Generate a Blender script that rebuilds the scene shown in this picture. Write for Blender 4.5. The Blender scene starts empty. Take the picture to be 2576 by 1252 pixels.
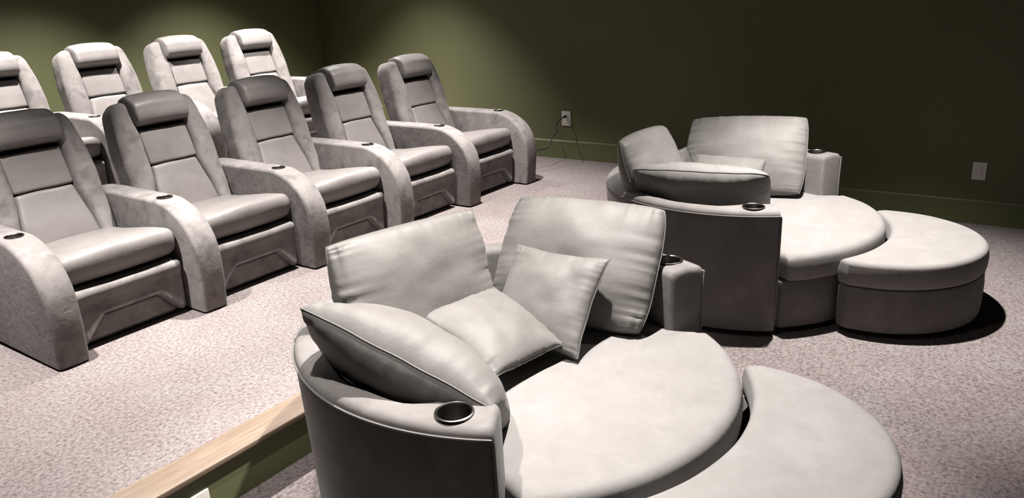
import bpy, bmesh, math, random
from mathutils import Vector, Matrix, noise
PI = math.pi
S = bpy.context.scene
COL = S.collection
random.seed(7)

# ------------------------------------------------------------------ materials
def new_mat(name):
    m = bpy.data.materials.new(name); m.use_nodes = True
    nt = m.node_tree
    b = nt.nodes['Principled BSDF']
    return m, nt, b

def nd(nt, kind, **kw):
    n = nt.nodes.new(kind)
    for k, v in kw.items():
        if k in n.inputs: n.inputs[k].default_value = v
        else: setattr(n, k, v)
    return n

def ramp(nt, stops):
    r = nt.nodes.new('ShaderNodeValToRGB')
    e = r.color_ramp.elements
    while len(e) < len(stops): e.new(0.5)
    for i, (p, c) in enumerate(stops):
        e[i].position = p; e[i].color = (c[0], c[1], c[2], 1)
    return r

def fabric(name, dark, light, scale=9.0, rough=.85, sheen=.25, fine=900, bump=.12, spec=.25, lo=.36, hi=.66, smudge=.93):
    m, nt, b = new_mat(name)
    tc = nd(nt, 'ShaderNodeTexCoord')
    oi = nd(nt, 'ShaderNodeObjectInfo')
    mul = nd(nt, 'ShaderNodeVectorMath', operation='SCALE'); mul.inputs[0].default_value = (7.3, 3.1, 5.7)
    add = nd(nt, 'ShaderNodeVectorMath', operation='ADD')
    nt.links.new(oi.outputs['Random'], mul.inputs['Scale'])
    nt.links.new(tc.outputs['Object'], add.inputs[0]); nt.links.new(mul.outputs[0], add.inputs[1])
    n1 = nd(nt, 'ShaderNodeTexNoise', Scale=scale, Detail=6.0, Roughness=.62, Distortion=.6)
    nt.links.new(add.outputs[0], n1.inputs['Vector'])
    mid = [(a + c) / 2 for a, c in zip(dark, light)]
    r = ramp(nt, [(lo, dark), (.5, mid), (hi, light)])
    nt.links.new(n1.outputs['Fac'], r.inputs[0])
    n4 = nd(nt, 'ShaderNodeTexNoise', Scale=scale * 1.7, Detail=4.0, Roughness=.55, Distortion=.3)
    nt.links.new(add.outputs[0], n4.inputs['Vector'])
    r4 = ramp(nt, [(.52, (1, 1, 1)), (.70, (smudge, smudge, smudge))])
    nt.links.new(n4.outputs['Fac'], r4.inputs[0])
    mx = nd(nt, 'ShaderNodeMix', data_type='RGBA', blend_type='MULTIPLY'); mx.inputs[0].default_value = 1
    nt.links.new(r.outputs[0], mx.inputs[6]); nt.links.new(r4.outputs[0], mx.inputs[7])
    nt.links.new(mx.outputs[2], b.inputs['Base Color'])
    n2 = nd(nt, 'ShaderNodeTexNoise', Scale=float(fine), Detail=2.0)
    nt.links.new(tc.outputs['Object'], n2.inputs['Vector'])
    n3 = nd(nt, 'ShaderNodeTexNoise', Scale=26.0, Detail=3.0, Distortion=.8)
    nt.links.new(add.outputs[0], n3.inputs['Vector'])
    bp = nd(nt, 'ShaderNodeBump', Strength=bump, Distance=.002)
    nt.links.new(n2.outputs['Fac'], bp.inputs['Height'])
    bp2 = nd(nt, 'ShaderNodeBump', Strength=.16 if sheen > .07 else .09, Distance=.012)
    nt.links.new(n3.outputs['Fac'], bp2.inputs['Height'])
    nt.links.new(bp.outputs[0], bp2.inputs['Normal'])
    nt.links.new(bp2.outputs[0], b.inputs['Normal'])
    b.inputs['Roughness'].default_value = rough
    b.inputs['Specular IOR Level'].default_value = spec
    b.inputs['Sheen Weight'].default_value = sheen
    b.inputs['Sheen Roughness'].default_value = .45
    b.inputs['Sheen Tint'].default_value = (.95, .92, .9, 1)
    return m

SUEDE = fabric('suede', (.130, .118, .112), (.186, .173, .166), scale=7.5, rough=.9, sheen=.08, lo=.24, hi=.62, smudge=.66)
PANEL = fabric('smooth_upholstery', (.142, .130, .123), (.166, .154, .147), scale=4, rough=.44, sheen=.03, bump=.05, spec=.34)
SOFA = fabric('sofa_velvet', (.122, .112, .106), (.166, .156, .148), scale=5, rough=.85, sheen=.07, lo=.25, hi=.62)
SEATV = fabric('seat_velvet', (.190, .180, .171), (.215, .205, .196), scale=7, rough=.85, sheen=.06, lo=.25, hi=.62, smudge=.94)
PILLOW = fabric('pillow_velvet', (.118, .111, .103), (.140, .133, .124), scale=4, rough=.6, sheen=.07, bump=.06, spec=.30)

def simple(name, col, rough=.5, metal=0.0, spec=.5):
    m, nt, b = new_mat(name)
    n = nd(nt, 'ShaderNodeTexNoise', Scale=40.0, Detail=3.0)
    tc = nd(nt, 'ShaderNodeTexCoord'); nt.links.new(tc.outputs['Object'], n.inputs['Vector'])
    r = ramp(nt, [(.3, [c * .92 for c in col]), (.7, [min(1, c * 1.06) for c in col])])
    nt.links.new(n.outputs['Fac'], r.inputs[0]); nt.links.new(r.outputs[0], b.inputs['Base Color'])
    b.inputs['Roughness'].default_value = rough; b.inputs['Metallic'].default_value = metal
    b.inputs['Specular IOR Level'].default_value = spec
    return m

STEEL = simple('dark_steel', (.16, .15, .14), .32, 1.0)
BLACK = simple('black_plastic', (.012, .011, .011), .45)
WHITE = simple('white_plastic', (.66, .63, .59), .4)
SLOT = simple('outlet_slots', (.26, .24, .23), .6)
CORD = simple('black_rubber', (.014, .013, .012), .6)
PIPE = simple('piping_fabric', (.15, .14, .132), .8, 0, .2)

def paint(name, col, rough):
    m, nt, b = new_mat(name)
    tc = nd(nt, 'ShaderNodeTexCoord')
    n = nd(nt, 'ShaderNodeTexNoise', Scale=1.2, Detail=3.0)
    nt.links.new(tc.outputs['Object'], n.inputs['Vector'])
    r = ramp(nt, [(.3, [c * .94 for c in col]), (.7, [c * 1.05 for c in col])])
    nt.links.new(n.outputs['Fac'], r.inputs[0]); nt.links.new(r.outputs[0], b.inputs['Base Color'])
    n2 = nd(nt, 'ShaderNodeTexNoise', Scale=260.0, Detail=2.0)
    nt.links.new(tc.outputs['Object'], n2.inputs['Vector'])
    bp = nd(nt, 'ShaderNodeBump', Strength=.06, Distance=.002)
    nt.links.new(n2.outputs['Fac'], bp.inputs['Height']); nt.links.new(bp.outputs[0], b.inputs['Normal'])
    b.inputs['Roughness'].default_value = rough
    return m
GREEN = paint('green_wall_paint', (.105, .110, .049), .62)
GREENTRIM = paint('green_trim_paint', (.105, .113, .049), .58)
DARKCEIL = paint('dark_ceiling_paint', (.03, .03, .026), .9)

def carpet():
    m, nt, b = new_mat('carpet')
    tc = nd(nt, 'ShaderNodeTexCoord')
    big = nd(nt, 'ShaderNodeTexNoise', Scale=3.2, Detail=3.0)
    fine = nd(nt, 'ShaderNodeTexNoise', Scale=62.0, Detail=5.0, Roughness=.78)
    spk = nd(nt, 'ShaderNodeTexVoronoi', Scale=130.0)
    for n in (big, fine, spk): nt.links.new(tc.outputs['Object'], n.inputs['Vector'])
    r1 = ramp(nt, [(.31, (.045, .034, .033)), (.43, (.145, .124, .121)), (.53, (.222, .199, .194)), (.68, (.285, .262, .256))])
    nt.links.new(fine.outputs['Fac'], r1.inputs[0])
    r2 = ramp(nt, [(.35, (.93, .86, .86)), (.65, (1.0, 1.0, .98))])
    nt.links.new(big.outputs['Fac'], r2.inputs[0])
    mx = nd(nt, 'ShaderNodeMix', data_type='RGBA', blend_type='MULTIPLY'); mx.inputs[0].default_value = 1
    nt.links.new(r1.outputs[0], mx.inputs[6]); nt.links.new(r2.outputs[0], mx.inputs[7])
    r3 = ramp(nt, [(.0, (1.05, 1.02, 1.02)), (.55, (.95, .92, .92)), (.9, (.62, .56, .56))])
    nt.links.new(spk.outputs['Distance'], r3.inputs[0])
    mx2 = nd(nt, 'ShaderNodeMix', data_type='RGBA', blend_type='MULTIPLY'); mx2.inputs[0].default_value = .55
    nt.links.new(mx.outputs[2], mx2.inputs[6]); nt.links.new(r3.outputs[0], mx2.inputs[7])
    nt.links.new(mx2.outputs[2], b.inputs['Base Color'])
    bp = nd(nt, 'ShaderNodeBump', Strength=.75, Distance=.012)
    nt.links.new(fine.outputs['Fac'], bp.inputs['Height'])
    nt.links.new(bp.outputs[0], b.inputs['Normal'])
    b.inputs['Roughness'].default_value = .97; b.inputs['Specular IOR Level'].default_value = .1
    b.inputs['Sheen Weight'].default_value = .2
    return m
CARPET = carpet()

def wood():
    m, nt, b = new_mat('oak_wood')
    tc = nd(nt, 'ShaderNodeTexCoord')
    mp = nd(nt, 'ShaderNodeMapping'); mp.inputs['Scale'].default_value = (1.6, 22, 22)
    nt.links.new(tc.outputs['Object'], mp.inputs['Vector'])
    n = nd(nt, 'ShaderNodeTexNoise', Scale=2.2, Detail=7.0, Roughness=.6, Distortion=.7)
    nt.links.new(mp.outputs[0], n.inputs['Vector'])
    r = ramp(nt, [(.3, (.105, .070, .045)), (.5, (.145, .102, .070)), (.7, (.18, .132, .095))])
    nt.links.new(n.outputs['Fac'], r.inputs[0]); nt.links.new(r.outputs[0], b.inputs['Base Color'])
    b.inputs['Roughness'].default_value = .5
    return m
WOOD = wood()

# ------------------------------------------------------------------ object helpers
def link_mesh(name, me, mat, parent=None, angle=50):
    mats = mat if isinstance(mat, (list, tuple)) else [mat]
    for m in mats: me.materials.append(m)
    for p in me.polygons: p.use_smooth = True
    me.set_sharp_from_angle(angle=math.radians(angle))
    o = bpy.data.objects.new(name, me); COL.objects.link(o)
    if parent is not None: o.parent = parent
    return o

def bm_mesh(name, bm):
    bmesh.ops.recalc_face_normals(bm, faces=bm.faces)
    me = bpy.data.meshes.new(name); bm.to_mesh(me); bm.free()
    return me

def obj(name, bm, mat, parent=None, angle=50):
    return link_mesh(name, bm_mesh(name, bm), mat, parent, angle)

def empty(name, loc, rz=0.0):
    o = bpy.data.objects.new(name, None); COL.objects.link(o)
    o.empty_display_size = .1; o.location = loc; o.rotation_euler = (0, 0, rz)
    return o

def tag(o, label, cat, group=None):
    o['label'] = label; o['category'] = cat
    if group: o['group'] = group
    return o

def struct(o):
    o['kind'] = 'structure'; return o

def smooth(a, b, x):
    t = max(0.0, min(1.0, (x - a) / (b - a))); return t * t * (3 - 2 * t)

def lerp_table(tab, x):
    if x <= tab[0][0]: return tab[0][1]
    for (a, va), (b, vb) in zip(tab, tab[1:]):
        if x <= b: return va + (vb - va) * (x - a) / (b - a)
    return tab[-1][1]

def axis_samples(h, r, nc, na=5):
    s = [-h + r * (1 - math.cos(PI / 2 * i / na)) for i in range(na)]
    core = [-h + r + (2 * h - 2 * r) * i / nc for i in range(nc + 1)]
    return s + core + [-v for v in reversed(s)]

def soft_box(hx, hy, hz, r, n=(8, 8, 8), f=None, bm=None):
    """rounded box with dense corners, every vertex passed through f"""
    bm = bm or bmesh.new()
    H = (hx, hy, hz)
    ax = [axis_samples(H[i], r, n[i]) for i in range(3)]
    cache = {}
    def vert(p):
        core = [max(-(H[i] - r), min(H[i] - r, p[i])) for i in range(3)]
        d = Vector([p[i] - core[i] for i in range(3)])
        if d.length > 1e-9: d = d.normalized() * r
        q = Vector(core) + d
        key = (round(p[0], 6), round(p[1], 6), round(p[2], 6))
        if key not in cache: cache[key] = bm.verts.new(f(q) if f else q)
        return cache[key]
    for a in range(3):
        b, c = (a + 1) % 3, (a + 2) % 3
        for sg in (-1, 1):
            for i in range(len(ax[b]) - 1):
                for j in range(len(ax[c]) - 1):
                    vs = []
                    for (ii, jj) in ((i, j), (i + 1, j), (i + 1, j + 1), (i, j + 1)):
                        p = [0, 0, 0]; p[a] = sg * H[a]; p[b] = ax[b][ii]; p[c] = ax[c][jj]
                        vs.append(vert(p))
                    if len(set(vs)) == 4:
                        try: bm.faces.new(vs if sg > 0 else vs[::-1])
                        except ValueError: pass
    return bm

def box(bm, x0, x1, y0, y1, z0, z1, mat_of=None):
    vs = [bm.verts.new((x, y, z)) for z in (z0, z1) for y in (y0, y1) for x in (x0, x1)]
    F = {'bottom': (0, 2, 3, 1), 'top': (4, 5, 7, 6), 'front': (0, 1, 5, 4), 'back': (2, 6, 7, 3), 'left': (0, 4, 6, 2), 'right': (1, 3, 7, 5)}
    for k, idx in F.items():
        fc = bm.faces.new([vs[i] for i in idx])
        if mat_of: fc.material_index = mat_of.get(k, 0)
    return bm

def bevel_all(bm, off, seg=2):
    bmesh.ops.bevel(bm, geom=bm.edges[:], offset=off, segments=seg, profile=.5, affect='EDGES')
    return bm

def tube(bm, pts, r, seg=8, closed=False):
    pts = [Vector(p) for p in pts]; n = len(pts); rings = []
    prev = None
    for i, p in enumerate(pts):
        if closed: t = (pts[(i + 1) % n] - pts[i - 1]).normalized()
        else: t = (pts[min(i + 1, n - 1)] - pts[max(i - 1, 0)]).normalized()
        if prev is None:
            a = Vector((0, 0, 1)) if abs(t.z) < .9 else Vector((1, 0, 0))
            u = t.cross(a).normalized()
        else:
            u = (prev - t * prev.dot(t)).normalized()
        prev = u; w = t.cross(u)
        rings.append([bm.verts.new(p + r * (math.cos(2 * PI * k / seg) * u + math.sin(2 * PI * k / seg) * w)) for k in range(seg)])
    for i in range(n if closed else n - 1):
        A, B = rings[i], rings[(i + 1) % n]
        for k in range(seg):
            bm.faces.new((A[k], A[(k + 1) % seg], B[(k + 1) % seg], B[k]))
    if not closed:
        bm.faces.new(rings[0][::-1]); bm.faces.new(rings[-1])
    return bm

def lathe(bm, prof, cx=0, cy=0, cz=0, seg=40):
    rings = []
    for r, z in prof:
        if r < 1e-6: rings.append([bm.verts.new((cx, cy, cz + z))])
        else: rings.append([bm.verts.new((cx + r * math.cos(2 * PI * k / seg), cy + r * math.sin(2 * PI * k / seg), cz + z)) for k in range(seg)])
    for A, B in zip(rings, rings[1:]):
        for k in range(seg):
            k2 = (k + 1) % seg
            if len(A) == 1 and len(B) == 1: continue
            if len(B) == 1: bm.faces.new((A[k], A[k2], B[0]))
            elif len(A) == 1: bm.faces.new((A[0], B[k2], B[k]))
            else: bm.faces.new((A[k], A[k2], B[k2], B[k]))
    return bm

def catmull(P, k=6):
    P = [Vector(p) for p in P]; out = []
    for i in range(len(P) - 1):
        p0, p1, p2, p3 = P[max(i - 1, 0)], P[i], P[i + 1], P[min(i + 2, len(P) - 1)]
        for j in range(k):
            t = j / k
            out.append(.5 * ((2 * p1) + (p2 - p0) * t + (2 * p0 - 5 * p1 + 4 * p2 - p3) * t * t + (3 * p1 - p0 - 3 * p2 + p3) * t ** 3))
    out.append(P[-1]); return out

def bored(me, holes):
    """the mesh with round wells cut into it: holes = (x, y, z_top, z_bottom, radius)"""
    o = bpy.data.objects.new('blank', me); COL.objects.link(o)
    cut = []
    for (x, y, zt, zb, r) in holes:
        b = bmesh.new(); bmesh.ops.create_cone(b, cap_ends=True, segments=32, radius1=r, radius2=r, depth=zt - zb)
        bmesh.ops.translate(b, verts=b.verts, vec=(x, y, (zt + zb) / 2))
        c = bpy.data.objects.new('cutter', bm_mesh('cutter', b)); COL.objects.link(c); cut.append(c)
        md = o.modifiers.new('hole', 'BOOLEAN'); md.operation = 'DIFFERENCE'; md.object = c; md.solver = 'EXACT'
    dg = bpy.context.evaluated_depsgraph_get()
    res = bpy.data.meshes.new_from_object(o.evaluated_get(dg))
    for c in cut: bpy.data.objects.remove(c)
    bpy.data.objects.remove(o)
    return res

# ------------------------------------------------------------------ the room
XW, YB, XL, YF = 4.806, 3.5, -3.7, -6.6
FL, P2 = -.206, .24
CEIL = 2.78
Y1, Y2 = -1.28, 1.32
def slab(name, *a, mat, mat_of=None):
    return struct(obj(name, box(bmesh.new(), *a, mat_of), mat))
slab('floor', XL, XW, YF, Y1, FL - .1, FL, mat=CARPET)
TOPC = {'top': 0, 'bottom': 1, 'front': 1, 'back': 1, 'left': 1, 'right': 1}
slab('floor_platform', XL, XW, Y1, Y2, FL - .1, 0, mat=[CARPET, GREEN], mat_of=TOPC)
slab('floor_upper_platform', XL, XW, Y2, YB, FL - .1, P2, mat=[CARPET, GREEN], mat_of=TOPC)
slab('wall_right', XW, XW + .12, YF, YB + .12, FL - .1, CEIL, mat=GREEN)
slab('wall_back', XL - .12, XW, YB, YB + .12, FL - .1, CEIL, mat=GREEN)
slab('wall_left', XL - .12, XL, YF, YB, FL - .1, CEIL, mat=GREEN)
slab('wall_front', XL - .12, XW + .12, YF - .12, YF, FL - .1, CEIL, mat=GREEN)
slab('ceiling', XL - .12, XW + .12, YF - .12, YB + .12, CEIL, CEIL + .1, mat=DARKCEIL)

def baseboard(name, pts_axis, a0, a1, z0, h=.176, th=.016):
    """profiled board with a sloped top edge"""
    prof = [(0, 0), (th, 0), (th, h - .012), (th - .009, h), (0, h)]
    bm = bmesh.new(); ends = []
    for a in (a0, a1):
        if pts_axis == 'y': ends.append([bm.verts.new((XW - p, a, z0 + z)) for p, z in prof])
        else: ends.append([bm.verts.new((a, YB - p, z0 + z)) for p, z in prof])
    n = len(prof)
    for k in range(n): bm.faces.new((ends[0][k], ends[0][(k + 1) % n], ends[1][(k + 1) % n], ends[1][k]))
    bm.faces.new(ends[0]); bm.faces.new(ends[1][::-1])
    return struct(obj(name, bm, GREENTRIM, None, 20))
baseboard('baseboard_right', 'y', YF, Y1 - .02, FL)
baseboard('baseboard_right', 'y', Y1 - .02, Y2 - .02, 0)
baseboard('baseboard_right', 'y', Y2 - .02, YB, P2)
baseboard('baseboard_back', 'x', XL, XW - .016, P2)

def nosing(name, y, z):
    bm = box(bmesh.new(), XL, XW - .017, y - .024, y + .124, z - .024, z + .002)
    e = [ed for ed in bm.edges if all(abs(v.co.y - (y - .024)) < 1e-5 for v in ed.verts) and abs(ed.verts[0].co.z - ed.verts[1].co.z) < 1e-5]
    bmesh.ops.bevel(bm, geom=e, offset=.008, segments=4, profile=.5, affect='EDGES')
    return struct(obj(name, bm, WOOD))
nosing('trim_1', Y1, 0); nosing('trim_2', Y2, P2)

# ------------------------------------------------------------------ wall plates and cord
def wall_plate(name, cy, cz, w, h, label):
    r = empty(name, (XW, cy, cz)); tag(r, label, 'wall outlet')
    bm = soft_box(.005, w / 2, h / 2, .004, (1, 2, 2), lambda q: q + Vector((-.004, 0, 0)))
    obj('cover_plate', bm, WHITE, r)
    return r
def decora(r, slots_mat):
    obj('outlet_face', soft_box(.004, .017, .034, .003, (1, 2, 2), lambda q: q + Vector((-.0085, 0, 0))), WHITE, r)
    for zc in (-.017, .017):
        bm = bmesh.new()
        for dy in (-.006, .006): box(bm, -.0135, -.012, dy - .001, dy + .001, zc - .004, zc + .004)
        o = obj('outlet_slots', bm, slots_mat, r)
plate_r = wall_plate('wall_outlet', -3.184, .178, .088, .128, 'plain white wall outlet low on the green wall right of the far sofa')
decora(plate_r, SLOT)
plate_l = wall_plate('wall_outlet', .222, .384, .098, .137, 'white wall outlet behind the row of recliners with a black plug in it')
for zc in (-.026, .026):
    obj('socket_face', soft_box(.004, .017, .0165, .0035, (1, 2, 2), lambda q: q + Vector((-.0085, 0, zc))), WHITE, plate_l)
# cover plate on the platform riser
bm = soft_box(.036, .005, .058, .004, (2, 1, 2), lambda q: q + Vector((-.216, Y1 - .004, -.147)))
tag(obj('cover_plate', bm, WHITE), 'white cover plate on the green face of the platform step', 'wall plate')

cord = empty('power_cord', (XW - .02, .222, .406)); tag(cord, 'black power cord running from the wall outlet to behind the recliner row', 'power cord')
L = cord.location
pl = bmesh.new(); soft_box(.016, .012, .011, .006, (1, 1, 1), lambda q: q + Vector((-.011, 0, 0)), pl)
obj('plug', pl, BLACK, cord)
cpts = [(4.765, .222, .402), (4.74, .232, .398), (4.69, .246, .37), (4.655, .249, .335), (4.62, .215, .318), (4.58, .187, .305), (4.5, .189, .263),
        (4.43, .182, .205), (4.39, .185, .183), (4.3, .227, .178), (4.2, .25, .16), (4.1, .36, .09), (4.0, .55, .02), (3.93, .80, .008)]
obj('cable', tube(bmesh.new(), [Vector(p) - L for p in catmull(cpts, 5)], .0058, 8), CORD, cord)

# ------------------------------------------------------------------ recliners
PITCH, AW = .77, .15
APROF = [(1.02, .03), (1.02, .56), (.98, .596), (.90, .604), (.72, .604), (.50, .603), (.36, .601), (.285, .599), (.23, .590), (.165, .568), (.115, .540),
         (.072, .508), (.035, .468), (.008, .425), (-.010, .375), (-.019, .32), (-.022, .25), (-.018, .17), (-.010, .09), (-.002, .01)]
def arm_mesh():
    P = [Vector((0, y, z)) for y, z in APROF]
    fine = [P[0], P[1]] + catmull(P[1:], 4)[1:]
    n = len(fine)
    nor = []
    for i in range(n):
        t = (fine[min(i + 1, n - 1)] - fine[max(i - 1, 0)]).normalized()
        nor.append(Vector((0, t.z, -t.y)) * -1)  # inward
    c = Vector((0, .5, .3))
    nor = [v if v.dot(c - p) > 0 else -v for v, p in zip(nor, fine)]
    r, na = .02, 5
    xs = [(-AW / 2 + r * (1 - math.cos(PI / 2 * k / na)), r * (1 - math.sin(PI / 2 * k / na))) for k in range(na + 1)]
    xs += [(x, -.003 * (1 - (x / (AW / 2 - r)) ** 2)) for x in (-.035, -.018, 0, .018, .035)]
    xs += [(-x, i) for x, i in reversed(xs[:na + 1])]
    bm = bmesh.new(); rows = []
    for x, ins in xs:
        row = []
        for i, (p, v) in enumerate(zip(fine, nor)):
            q = p + v * ins
            q.z = max(q.z, .008 if i > 4 else .03)
            # gathers on the front curve
            w = noise.noise(Vector((x * 22, q.y * 7, q.z * 7))) * .0022 * smooth(.95, .5, q.y)
            q = q - v * w
            row.append(bm.verts.new((x, q.y, q.z)))
        rows.append(row)
    for A, B in zip(rows, rows[1:]):
        for k in range(n):
            bm.faces.new((A[k], A[(k + 1) % n], B[(k + 1) % n], B[k]))
    bm.faces.new(rows[0]); bm.faces.new(rows[-1][::-1])
    me = bm_mesh('armrest', bm)
    return bored(me, [(0, .305, .65, .535, .041)])
ARM = arm_mesh()

def cup_bm(cx, cy, cz, R, depth):
    """steel cup: a raised rim and a well"""
    prof = [(0, -depth), (R * .72, -depth), (R * .80, -depth + .006), (R * .82, -.002), (R * .84, .0025), (R * .91, .005), (R * .98, .0035), (R, -.001)]
    return lathe(bmesh.new(), prof, cx, cy, cz)

TILT = math.atan(.333)
UPV = Vector((0, math.sin(TILT), math.cos(TILT))); FRV = Vector((0, -math.cos(TILT), math.sin(TILT)))
HINGE = Vector((0, .72, .42))
def back_pt(u, s, t):
    return HINGE + Vector((u, 0, 0)) + UPV * s + FRV * t
OUT = [(-.12, .292), (0, .302), (.14, .307), (.3, .309), (.42, .303), (.52, .290), (.6, .276), (.68, .258)]
INN = [(-.12, .20), (0, .197), (.1, .186), (.25, .158), (.5, .160), (.6, .170), (.68, .172)]
def wob(q, a=.003, f=9):
    return Vector((noise.noise(q * f), noise.noise(q * f + Vector((9, 2, 4))), noise.noise(q * f + Vector((3, 7, 1))))) * a

def make_recliner():
    root = empty('theater_recliner', (0, 0, 0))
    # seat cushion
    def fseat(q):
        x, y, z = q
        yy = .425 + y
        fwd = smooth(.75, .1, yy)
        crown = .016 * (1 - (x / .3) ** 2) * (1 if z > 0 else .2)
        ztop = .412 + .068 * fwd
        zz = ztop - .075 + z * (1.0) + crown * smooth(-.075, .075, z)
        front = smooth(.2, .09, yy)
        zz -= .022 * front * (z < 0) * 0
        yy += .018 * (x / .3) ** 2 * front + .022 * smooth(.02, -.075, z) * smooth(.25, .1, yy)
        p = Vector((x, yy, zz))
        return p + wob(p, .0042, 8)
    bm = soft_box(.304, .335, .075, .05, (14, 16, 3), fseat)
    obj('seat_cushion', bm, PANEL, root, 70)
    # foot panel with the stepped trapezoid recess
    def fpan(q):
        x, y, z = q
        zz = .168 + z
        yy = .165 + y
        if y < 0:
            w = smooth(-.02, -.05, y)
            half = lerp_table([(0, .285), (.160, .150), (.2, .11)], zz)
            d = min((half - abs(x)) * .76, .160 - zz)
            rec = smooth(-.001, .007, d)
            lip = smooth(-.045, -.004, d) * (1 - rec)
            groove = math.exp(-((d - .010) / .0065) ** 2)
            yy += w * (.026 * rec - .004 * lip + .012 * groove + .012 * smooth(.26, .02, zz) - .012 * smooth(.22, .28, zz))
        p = Vector((x, yy, zz))
        return p
    bm = bmesh.new()
    soft_box(.292, .06, .142, .028, (180, 3, 90), fpan, bm)
    obj('footrest_panel', bm, SUEDE, root, 75)
    # hidden base box
    obj('base', bevel_all(box(bmesh.new(), -.29, .29, .235, .93, .03, .285), .012), SUEDE, root)
    # backrest core
    def fcore(q):
        s = .29 + q.y; w = lerp_table(OUT, s) - .03
        return back_pt(q.x / .2 * w, s, -.105 + q.z)
    obj('backrest', soft_box(.2, .40, .05, .035, (4, 8, 2), fcore), SUEDE, root)
    # side wings
    for sg in (-1, 1):
        def fw(q, sg=sg):
            s = .29 + q.y
            o, i = lerp_table(OUT, s), lerp_table(INN, s)
            i2 = i - .002
            u = (o + i2) / 2 + q.x / .07 * (o - i2) / 2
            t = -.050 + q.z
            # top outer corner falls away, front face leans outward
            s2 = s - .014 * smooth(.0, .07, q.x) * smooth(.5, .68, s)
            t2 = t - .018 * smooth(-.02, .07, q.x) * smooth(-.02, .09, q.z) + .010 * smooth(.35, .0, s) * 0
            t2 += .012 * smooth(.2, .45, s) * smooth(.69, .5, s) * (q.z > 0)
            p = back_pt(sg * u, s2, t2)
            return p + wob(p + Vector((sg * 3, 0, 0)), .0035, 11)
        obj('side_wing', soft_box(.07, .382, .092, .042, (5, 22, 5), fw), SUEDE, root, 70)
    # lumbar, upper back, head roll
    def flum(q):
        s = .118 + q.y
        w = lerp_table(INN, s) - .003
        t = -.018 + q.z + .022 * smooth(.28, .06, s) * (q.z > 0) + .012 * (1 - (q.x / .17) ** 2) * (q.z > 0)
        p = back_pt(q.x / .17 * w, s, t)
        return p + wob(p, .003, 9)
    obj('lumbar_cushion', soft_box(.17, .160, .034, .022, (12, 10, 2), flum), PANEL, root, 70)
    def fup(q):
        s = .388 + q.y
        w = lerp_table(INN, s) - .003
        t = -.010 + q.z - .004 * smooth(.38, .52, s) + .005 * (1 - (q.x / .17) ** 2) * (q.z > 0)
        p = back_pt(q.x / .17 * w, s, t)
        return p + wob(p, .002, 9)
    obj('upper_back_cushion', soft_box(.17, .106, .034, .014, (10, 8, 2), fup), PANEL, root, 70)
    k = 3.2
    def fhead(q):
        x = q.x / k
        s = .618 + q.y * (1 + .04 * (1 - (x / .17) ** 2)); t = .002 + q.z + .008 * (1 - (x / .17) ** 2) * (q.z > 0)
        # wrap back over the top
        top = smooth(.62, .72, s)
        t2 = t - .05 * top * (q.z > 0)
        p = back_pt(x, s - .008 * abs(x / .17) ** 3, t2)
        return p + wob(p, .0025, 12)
    obj('headrest', soft_box(.178 * k, .094, .098, .056, (16, 6, 6), fhead), PANEL, root, 70)
    return root

def add_arm(root, x):
    if not ARM.materials:
        o = link_mesh('armrest', ARM, SUEDE, root, 55)
    else:
        o = bpy.data.objects.new('armrest', ARM); COL.objects.link(o); o.parent = root
    o.location = (x, 0, 0)
    global CUP
    if CUP is None:
        c = obj('cup_holder', cup_bm(0, .305, .601, .0435, .06), STEEL, o); CUP = c.data
    else:
        c = bpy.data.objects.new('cup_holder', CUP); COL.objects.link(c); c.parent = o
    c['label'] = 'dark steel cup holder'
    return o
CUP = None
proto = make_recliner()
add_arm(proto, -PITCH / 2)

def copy_tree(o, parent=None):
    c = o.copy(); COL.objects.link(c)
    c.parent = parent
    for ch in list(o.children): copy_tree(ch, c)
    return c

chairs = []
row1 = [
    'grey suede recliner cut by the left edge, nearest of the front row',
    'grey suede recliner second from the left in the front row',
    'grey suede recliner in the middle of the front row of five',
    'grey suede recliner fourth from the left in the front row',
    'grey suede recliner ending the front row beside the wall outlet, free arm on the right']
row2 = [
    'pale lit recliner cut by the left edge in the raised back row',
    'pale lit recliner second from the left in the raised back row',
    'pale lit recliner third from the left in the raised back row',
    'pale recliner ending the back row in the dark room corner']
for i in range(5):
    o = proto if i == 0 else copy_tree(proto)
    o.location = ((i + .5) * PITCH, 0, 0)
    tag(o, row1[i], 'recliner', 'recliners in the front row'); chairs.append(o)
R2X, R2Y = .68, 1.945
for i in range(4):
    o = copy_tree(proto); o.location = (R2X + (i + .5) * PITCH, R2Y, P2)
    tag(o, row2[i], 'recliner', 'recliners in the back row'); chairs.append(o)
add_arm(chairs[4], PITCH / 2); add_arm(chairs[8], PITCH / 2)

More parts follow.
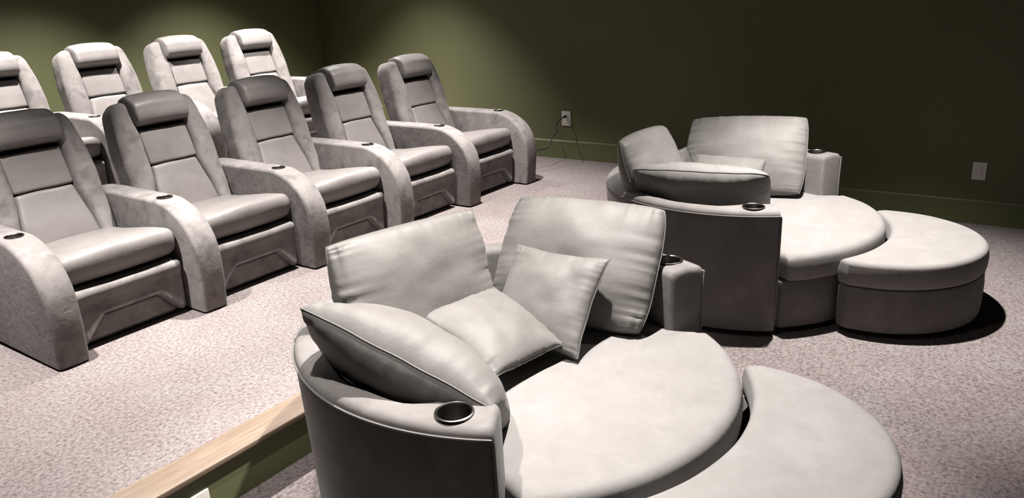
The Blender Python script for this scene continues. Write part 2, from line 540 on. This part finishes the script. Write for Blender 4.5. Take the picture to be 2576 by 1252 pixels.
# ------------------------------------------------------------------ round sofas
RC, RO, HR = Vector((0, -.05, 0)), .82, .682
TH1 = math.radians(208.4); TH0 = PI - TH1
def ring_T(th):
    d = min(TH1 - th, th - TH0) * RO          # arc distance to the nearer end
    return .105 + .062 * smooth(.34, .16, d)
def plan(th, inset):
    rr = RO - inset
    return Vector((RC.x + rr * math.cos(th), RC.y + rr * math.sin(th), 0))
def ring_mesh():
    bm = bmesh.new(); st = []
    e = .022; na = 6
    for k in range(na + 1):
        a = PI / 2 * k / na
        st.append((TH0 + e * (1 - math.cos(a)) / RO, e * (1 - math.sin(a))))
    N = 110
    a0 = TH0 + e / RO; a1 = TH1 - e / RO
    mid = [(a0 + (a1 - a0) * i / N, 0) for i in range(1, N)]
    full = st + mid + [(TH0 + TH1 - t, i) for t, i in reversed(st)]
    rows = []; rt = .03
    for th, ins in full:
        T = ring_T(th); prof = [(ins, .035), (ins, .2), (ins, .4), (ins, HR - rt - ins)]
        for k in range(1, 7):
            a = PI / 2 * k / 6
            prof.append((ins + rt * (1 - math.cos(a)), HR - ins - rt + rt * math.sin(a)))
        prof.append((T / 2, HR - ins + .004))
        for k in range(0, 7):
            a = PI / 2 * k / 6
            prof.append((T - ins - rt * (1 - math.sin(a)), HR - ins - rt + rt * math.cos(a)))
        prof += [(T - ins, .4), (T - ins, .035)]
        row = []
        for w, z in prof:
            taper = .02 * (1 - z / HR)
            p = plan(th, w + taper * (w < T / 2)); p.z = z
            row.append(bm.verts.new(p + Vector((0, 0, noise.noise(Vector((th * 5, w * 20, 3))) * .003 * (z > .6)))))
        rows.append(row)
    n = len(rows[0])
    for A, B in zip(rows, rows[1:]):
        for k in range(n): bm.faces.new((A[k], A[(k + 1) % n], B[(k + 1) % n], B[k]))
    bm.faces.new(rows[0]); bm.faces.new(rows[-1][::-1])
    me = bm_mesh('back_wall', bm)
    return bored(me, [(sx * .70, -.292, .72, .57, .0485) for sx in (-1, 1)])

def poly_dist(p, poly):
    best = 9
    n = len(poly)
    for i in range(n):
        a, b = poly[i], poly[(i + 1) % n]
        ab = b - a; t = max(0, min(1, (p - a).dot(ab) / max(ab.dot(ab), 1e-12)))
        best = min(best, (p - a - ab * t).length)
    return best

def rim_z(d, r, dome, dmax):
    z = 0
    if d < r: z -= r - math.sqrt(max(0, r * r - (r - d) ** 2))
    return z + dome * smooth(0, dmax, d)

def side_wall(bm, ring_top, poly, z0, z1, r, steps=3):
    """from the top boundary ring down to the bottom, with a small rounded foot"""
    prev = ring_top
    n = len(ring_top)
    cen = sum((v.co for v in ring_top), Vector()) / n
    levels = [(z1 - r - (z1 - r - z0 - .012) * k / steps, 0) for k in range(1, steps + 1)] + [(z0 + .003, .004), (z0, .012)]
    for z, ins in levels:
        cur = []
        for i, v in enumerate(ring_top):
            t = (ring_top[(i + 1) % n].co - ring_top[i - 1].co); t.z = 0
            nn = Vector((-t.y, t.x, 0)).normalized() if t.length > 1e-9 else Vector((0, 0, 0))
            bulge = .006 * math.sin(PI * (z - z0) / (z1 - z0))
            cur.append(bm.verts.new(Vector((v.co.x, v.co.y, z)) + nn * (ins - bulge) * WIND))
        for i in range(n):
            bm.faces.new((prev[i], prev[(i + 1) % n], cur[(i + 1) % n], cur[i]))
        prev = cur
    bm.faces.new(prev)
WIND = 1

def disc_slab(outline, centre, z0, z1, r, dome):
    """outline star-shaped about centre, counter-clockwise"""
    bm = bmesh.new(); n = len(outline)
    fr = [.0, .12, .25, .38, .5, .6, .7, .78, .85, .90, .93, .955, .97, .982, .991, .997, 1.0]
    rings = []
    for f in fr[1:]:
        row = []
        for p in outline:
            q = centre + (p - centre) * f
            d = poly_dist(q, outline) if f > .6 else .3
            row.append(bm.verts.new((q.x, q.y, z1 + rim_z(d, r, dome, .28) + noise.noise(Vector((q.x * 3, q.y * 3, z1))) * .004)))
        rings.append(row)
    c = bm.verts.new((centre.x, centre.y, z1 + dome))
    for i in range(n): bm.faces.new((c, rings[0][i], rings[0][(i + 1) % n]))
    for A, B in zip(rings, rings[1:]):
        for i in range(n): bm.faces.new((A[i], B[i], B[(i + 1) % n], A[(i + 1) % n]))
    side_wall(bm, rings[-1], outline, z0, z1, r)
    return bm

def seat_outline():
    out = []
    R = .812
    a0 = math.radians(218); a1 = math.radians(322)      # the exposed front arc
    for k in range(61):
        a = a0 + (a1 - a0) * k / 60; out.append(Vector((R * math.cos(a), R * math.sin(a), 0)))
    # ear, then the inner circle behind the arms
    x = out[-1].x
    out += [Vector((.655, -.470, 0)), Vector((.635, -.448, 0)), Vector((.615, -.40, 0))]
    ri = .672
    b0 = math.atan2(-.30, .60)
    for k in range(61):
        a = b0 + (PI - 2 * b0) * k / 60
        rr = lerp_table([(0, .665), (.25, .665), (.45, .70), (1.6, .70)], min(a - b0, PI - b0 - a))
        out.append(Vector((RC.x + rr * math.cos(a), RC.y + rr * math.sin(a), 0)))
    out += [Vector((-.615, -.40, 0)), Vector((-.635, -.448, 0)), Vector((-.655, -.470, 0))]
    return out

def base_outline(grow=0.0):
    return [Vector(((.795 + grow) * math.cos(2 * PI * k / 96), (.795 + grow) * math.sin(2 * PI * k / 96), 0)) for k in range(96)]

def front_base():
    """plinth under the seat: full arc in front, inside the ring behind"""
    out = []
    for k in range(49):
        a = math.radians(214) + math.radians(112) * k / 48
        out.append(Vector((.785 * math.cos(a), .785 * math.sin(a), 0)))
    for k in range(61):
        a = math.radians(-22) + math.radians(224) * k / 60
        out.append(Vector((RC.x + .64 * math.cos(a), RC.y + .64 * math.sin(a), 0)))
    return out

def crescent(shrink=0.0, nU=72, nV=26):
    """grid of points between the inner arc (round the seat) and the outer arc"""
    g = []
    Ri = .842
    ai0, ai1 = math.atan2(-.675, -.470), math.atan2(-.675, .470)
    for j in range(nV + 1):
        tv = .5 - .5 * math.cos(PI * j / nV)
        row = []
        for i in range(nU + 1):
            tu = .5 - .5 * math.cos(PI * (i / nU)) if True else i / nU
            a = ai0 + (ai1 - ai0) * tu
            pin = Vector((Ri * math.cos(a), Ri * math.sin(a), 0))
            pin.y -= 0.0
            b = math.radians(180 - 6) + math.radians(192) * tu
            c = Vector((0, -.795, 0))
            po = c + Vector((.517 * math.cos(b), .520 * math.sin(b), 0))
            row.append(pin.lerp(po, tv))
        g.append(row)
    return g

def grid_boundary(g):
    nV, nU = len(g) - 1, len(g[0]) - 1
    idx = [(nV, i) for i in range(nU)] + [(j, nU) for j in range(nV, 0, -1)] + [(0, i) for i in range(nU, 0, -1)] + [(j, 0) for j in range(0, nV)]
    return idx

def crescent_slab(z0, z1, r, dome, inset=0.0):
    g = crescent()
    idx = grid_boundary(g)
    poly = [g[j][i].copy() for j, i in idx]
    if inset:
        c = Vector((0, -1.02, 0)); g = [[c + (p - c) * (1 - inset) for p in row] for row in g]
        poly = [g[j][i].copy() for j, i in idx]
    bm = bmesh.new(); V = []
    for row in g:
        V.append([bm.verts.new((p.x, p.y, z1 + rim_z(poly_dist(p, poly), r, dome, .2) + noise.noise(Vector((p.x * 4, p.y * 4, 2))) * .003)) for p in row])
    for j in range(len(g) - 1):
        for i in range(len(g[0]) - 1):
            bm.faces.new((V[j][i], V[j][i + 1], V[j + 1][i + 1], V[j + 1][i]))
    side_wall(bm, [V[j][i] for j, i in idx], poly, z0, z1, r)
    return bm

def leg_bm(x, y, h):
    return lathe(bmesh.new(), [(0, 0), (.020, 0), (.024, .004), (.028, h), (0, h)], x, y, 0, 16)

def make_sofa():
    root = empty('round_sofa', (0, 0, 0))
    o = link_mesh('back_wall', ring_mesh(), SOFA, root, 55)
    # welt along the outer top edge and down the arm fronts
    pts = []
    for k in range(12): pts.append(plan(TH0 + .003, .004 + .02 * (1 - (.05 + .6 * k / 12) / HR)) + Vector((0, 0, .05 + .595 * k / 12)))
    for k in range(101):
        th = TH0 + .006 + (TH1 - TH0 - .012) * k / 100
        pts.append(plan(th, -.001) + Vector((0, 0, HR - .027)))
    for k in range(12): pts.append(plan(TH1 - .003, .004 + .02 * (k / 12)) + Vector((0, 0, .645 - .595 * k / 12)))
    obj('welt', tube(bmesh.new(), pts, .0045, 6), PIPE, root)
    for sx in (-1, 1):
        c = obj('cup_holder', cup_bm(sx * .70, -.292, HR + .004, .057, .085), STEEL, root)
        c['label'] = 'round steel cup holder'
    obj('base', disc_slab(front_base(), Vector((0, -.1, 0)), .03, .296, .012, 0), SOFA, root)
    obj('seat_cushion', disc_slab(seat_outline(), Vector((0, -.12, 0)), .298, .438, .040, .012), SEATV, root, 70)
    for a in (45, 135, 225, 315):
        obj('leg', leg_bm(.68 * math.cos(math.radians(a)), -.03 + .68 * math.sin(math.radians(a)), .036), BLACK, root)
    return root

def make_ottoman():
    root = empty('crescent_ottoman', (0, 0, 0))
    obj('base', crescent_slab(.03, .268, .010, 0, .012), SOFA, root)
    obj('seat_cushion', crescent_slab(.269, .400, .028, .010), SEATV, root, 70)
    for x, y in ((-.36, -.95), (.36, -.95), (0, -1.2), (0, -.92)):
        obj('leg', leg_bm(x, y, .034), BLACK, root)
    return root

S1, S2 = (.66, -2.10, FL), (2.955, -2.105, FL)
sofa1 = make_sofa(); sofa1.location = S1
tag(sofa1, 'near round grey sofa with steel cup holders standing in the foreground', 'sofa', 'round cuddle sofas')
sofa2 = copy_tree(sofa1); sofa2.location = S2; sofa2.rotation_euler.z = .05
tag(sofa2, 'far round grey sofa with a dark shaded side by the green wall', 'sofa', 'round cuddle sofas')
ott1 = make_ottoman(); ott1.location = (.68, -2.10, FL)
tag(ott1, 'crescent grey ottoman at the bottom edge, against the near sofa', 'ottoman', 'crescent ottomans')
ott2 = copy_tree(ott1); ott2.location = (2.965, -2.10, FL); ott2.rotation_euler.z = .035
tag(ott2, 'crescent grey ottoman against the far sofa, casting a dark shadow', 'ottoman', 'crescent ottomans')

# ------------------------------------------------------------------ pillows
def pillow(name, q, T, label, cat, group, seed, pinch=.035, gather=.006):
    soft = {1: .015, 3: 0.0}.get(seed, .035) if q[7] > .45 else 0.0
    back = .70 if seed == 3 else .96
    x, y, z, psi, al, ro, w, h = q
    n = Vector((math.cos(psi), math.sin(psi), 0)); up = Vector((0, 0, 1))
    u = (-n).cross(up); v = math.cos(al) * up - math.sin(al) * n
    c, s = math.cos(ro), math.sin(ro)
    u2 = c * u + s * v; v2 = -s * u + c * v; n2 = u2.cross(v2)
    ctr = Vector((x, y, z)) + v * (h / 2)
    root = empty(name, ctr)
    M = Matrix((u2, v2, n2)).transposed()
    root.rotation_euler = M.to_euler()
    N = 56
    ts = [math.sin(PI / 2 * (-1 + 2 * i / N)) * .55 + (-1 + 2 * i / N) * .45 for i in range(N + 1)]
    off = Vector((seed * 3.7, seed * 1.3, seed * 2.1))
    def plan2(a, b):
        px = a * (1 - pinch * (1 - b * b) * abs(a) ** 2)
        py = b * (1 - pinch * (1 - a * a) * abs(b) ** 2)
        k = 1 - soft * (a * a * b * b) ** 3
        return px * k * w / 2, py * k * h / 2
    def thick(a, b):
        e = max(0, (1 - a * a)) ** .42 * max(0, (1 - b * b)) ** .42
        t = T / 2 * e
        # gathers running in from the seam
        da, db = 1 - abs(a), 1 - abs(b)
        g = 0
        for d, along, sid in ((da, b, 1 if a > 0 else 2), (db, a, 3 if b > 0 else 4)):
            ph = noise.noise(Vector((along * 5.5, sid * 4.1, seed)) ) * 4
            am = .5 + .8 * noise.noise(Vector((along * 2.2, sid * 9.1, seed + 5)))
            g += gather * max(0, am) * math.sin(along * 24 + ph * 2.2) * math.exp(-d / .16) * min(1, d / .03)
        t += g * min(1, e * 4)
        t += noise.noise(Vector((a * 1.7, b * 1.7, 0)) + off) * .011 * e * (T / .2)
        t += noise.noise(Vector((a * 5, b * 5, 4)) + off) * .0015 * e
        return max(t, 0)
    bm = bmesh.new(); F, B = [], []
    for j in range(N + 1):
        f, bk = [], []
        for i in range(N + 1):
            a, b = ts[i], ts[j]
            px, py = plan2(a, b)
            edge = i in (0, N) or j in (0, N)
            wv = noise.noise(Vector((a * 2.5, b * 2.5, 8)) + off) * .008
            if edge:
                vv = bm.verts.new((px, py, wv)); f.append(vv); bk.append(vv)
            else:
                t = thick(a, b)
                f.append(bm.verts.new((px, py, wv + t))); bk.append(bm.verts.new((px, py, wv - t * back)))
        F.append(f); B.append(bk)
    for j in range(N):
        for i in range(N):
            bm.faces.new((F[j][i], F[j][i + 1], F[j + 1][i + 1], F[j + 1][i]))
            q4 = (B[j][i], B[j + 1][i], B[j + 1][i + 1], B[j][i + 1])
            bm.faces.new(q4)
    obj('cover', bm, PILLOW, root, 120)
    pts = []
    for i in range(N): pts.append((ts[i], -1))
    for i in range(N): pts.append((1, ts[i]))
    for i in range(N, 0, -1): pts.append((ts[i], 1))
    for i in range(N, 0, -1): pts.append((-1, ts[i]))
    P = []
    for a, b in pts:
        px, py = plan2(a, b); wv = noise.noise(Vector((a * 2.5, b * 2.5, 8)) + off) * .008
        P.append((px, py, wv))
    obj('piping', tube(bmesh.new(), P, .0026, 6, closed=True), PILLOW, root)
    tag(root, label, cat, group)
    return root

BIG, SML = 'big back cushions of the round sofas', 'small throw pillows on the round sofas'
pillow('back_cushion', (.515, -1.83, .255, -1.718, .26, -.042, .69, .525), .18, 'big grey cushion at the back of the near sofa, creased along its top', 'cushion', BIG, 1, -.03, .015)
pillow('back_cushion', (1.05, -2.055, .252, -3.056, .60, .01, .70, .53), .25, 'big grey cushion by the far arm of the near sofa, gathered right edge', 'cushion', BIG, 2, -.035, .014)
pillow('back_cushion', (.300, -2.085, .252, -.124, .75, .50, .66, .49), .34, 'big grey cushion leaning on the near arm of the near sofa, seen edge on', 'cushion', BIG, 3, -.01, .011)
pillow('throw_pillow', (.62, -2.212, .312, -1.573, 1.212, -.138, .40, .40), .13, 'small square pillow lying in front of the big creased cushion of the near sofa', 'pillow', SML, 4, .06, .006)
pillow('throw_pillow', (.765, -2.085, .262, -3.098, .735, -.004, .425, .414), .13, 'small square pillow leaning on the gathered cushion by the far arm of the near sofa', 'pillow', SML, 5, .08, .006)
pillow('back_cushion', (2.67, -1.80, .250, -1.47, .36, -.047, .69, .520), .26, 'big grey cushion at the back left of the far sofa, rounded top', 'cushion', BIG, 6, -.045, .006)
pillow('back_cushion', (3.30, -1.985, .252, -3.025, .56, .048, .74, .52), .23, 'big shiny grey cushion upright at the far sofa arm near the wall', 'cushion', BIG, 7, -.03, .012)
pillow('back_cushion', (2.715, -2.008, .255, .255, .82, .023, .715, .53), .26, 'big grey cushion leaning over the near back rim of the far sofa, dark side out', 'cushion', BIG, 8, -.0, .009)
pillow('throw_pillow', (2.974, -2.002, .256, -2.88, .949, -.069, .43, .40), .13, 'small pale pillow of the far sofa with only its top edge showing', 'pillow', SML, 9, .06, .005)
pillow('throw_pillow', (3.14, -1.67, .245, -1.75, .30, 0, .36, .29), .10, 'small pillow of the far sofa with one pale corner beside the rounded cushion', 'pillow', SML, 10, .05, .005)

# ------------------------------------------------------------------ lights
def spot(name, x, y, power, size=86, blend=.75, tx=0, ty=0, z=CEIL - .03, col=(1.0, .955, .922), soft=.035):
    l = bpy.data.lights.new(name, 'SPOT'); l.energy = power; l.spot_size = math.radians(size); l.spot_blend = blend
    l.shadow_soft_size = soft; l.color = col
    o = bpy.data.objects.new(name, l); COL.objects.link(o)
    o.location = (x, y, z); o.rotation_euler = Vector((tx, ty, -1)).to_track_quat('-Z', 'Y').to_euler()
    return o
CANS = [  # x, y, power, beam, softness, tilt x, tilt y
    (1.02, -2.25, 960, 62, .6, -.20, -.03, .02), (-.20, -2.0, 300, 56, .8, .04, 0, 0.01),
    (2.66, -2.60, 1180, 72, .85, .06, -.05, .05),
    (-.25, -.18, 1120, 78, 1.0, 0, 0, .02), (1.35, -.18, 1120, 78, 1.0, 0, 0, .02), (2.95, -.18, 1120, 78, 1.0, 0, 0, .02),
    (.05, 2.3, 880, 90, 1.0, 0, .06, .03), (1.6, 2.3, 900, 90, 1.0, 0, .06, .03), (3.15, 2.3, 880, 90, 1.0, 0, .06, .03),
    (3.65, 1.75, 760, 90, 1.0, 0, 0, .02)]
for x, y, pw, bm_, bl, tx, ty, sp in CANS:
    spot('downlight', x, y, pw, bm_, bl, tx, ty)
    spot('downlight_spill', x, y, pw * sp, 116, 1.0)

W = bpy.data.worlds.new('room_air'); S.world = W; W.use_nodes = True
bg = W.node_tree.nodes['Background']; bg.inputs[0].default_value = (.9, .95, 1.0, 1); bg.inputs[1].default_value = .0

# ------------------------------------------------------------------ camera
F_PX, YAW, PITCHA, ROLL = 1960.283, .6347635, .3233293, -.0567132
fw = Vector((math.cos(YAW) * math.cos(PITCHA), math.sin(YAW) * math.cos(PITCHA), -math.sin(PITCHA)))
rt = Vector((math.sin(YAW), -math.cos(YAW), 0)); up = rt.cross(fw)
c, s = math.cos(ROLL), math.sin(ROLL)
X = c * rt + s * up; Y = -s * rt + c * up
cam = bpy.data.cameras.new('camera'); cam.sensor_fit = 'HORIZONTAL'; cam.sensor_width = 36
cam.lens = F_PX / 2576 * 36; cam.clip_start = .05
co = bpy.data.objects.new('camera', cam); COL.objects.link(co)
M = Matrix((X, Y, -fw)).transposed().to_4x4(); M.translation = Vector((-1.4612073, -3.6679526, 1.5826653))
co.matrix_world = M
S.camera = co

S.view_settings.view_transform = 'Standard'; S.view_settings.look = 'None'
S.view_settings.exposure = 0.0; S.view_settings.gamma = 1.0; S.view_settings.use_curve_mapping = False
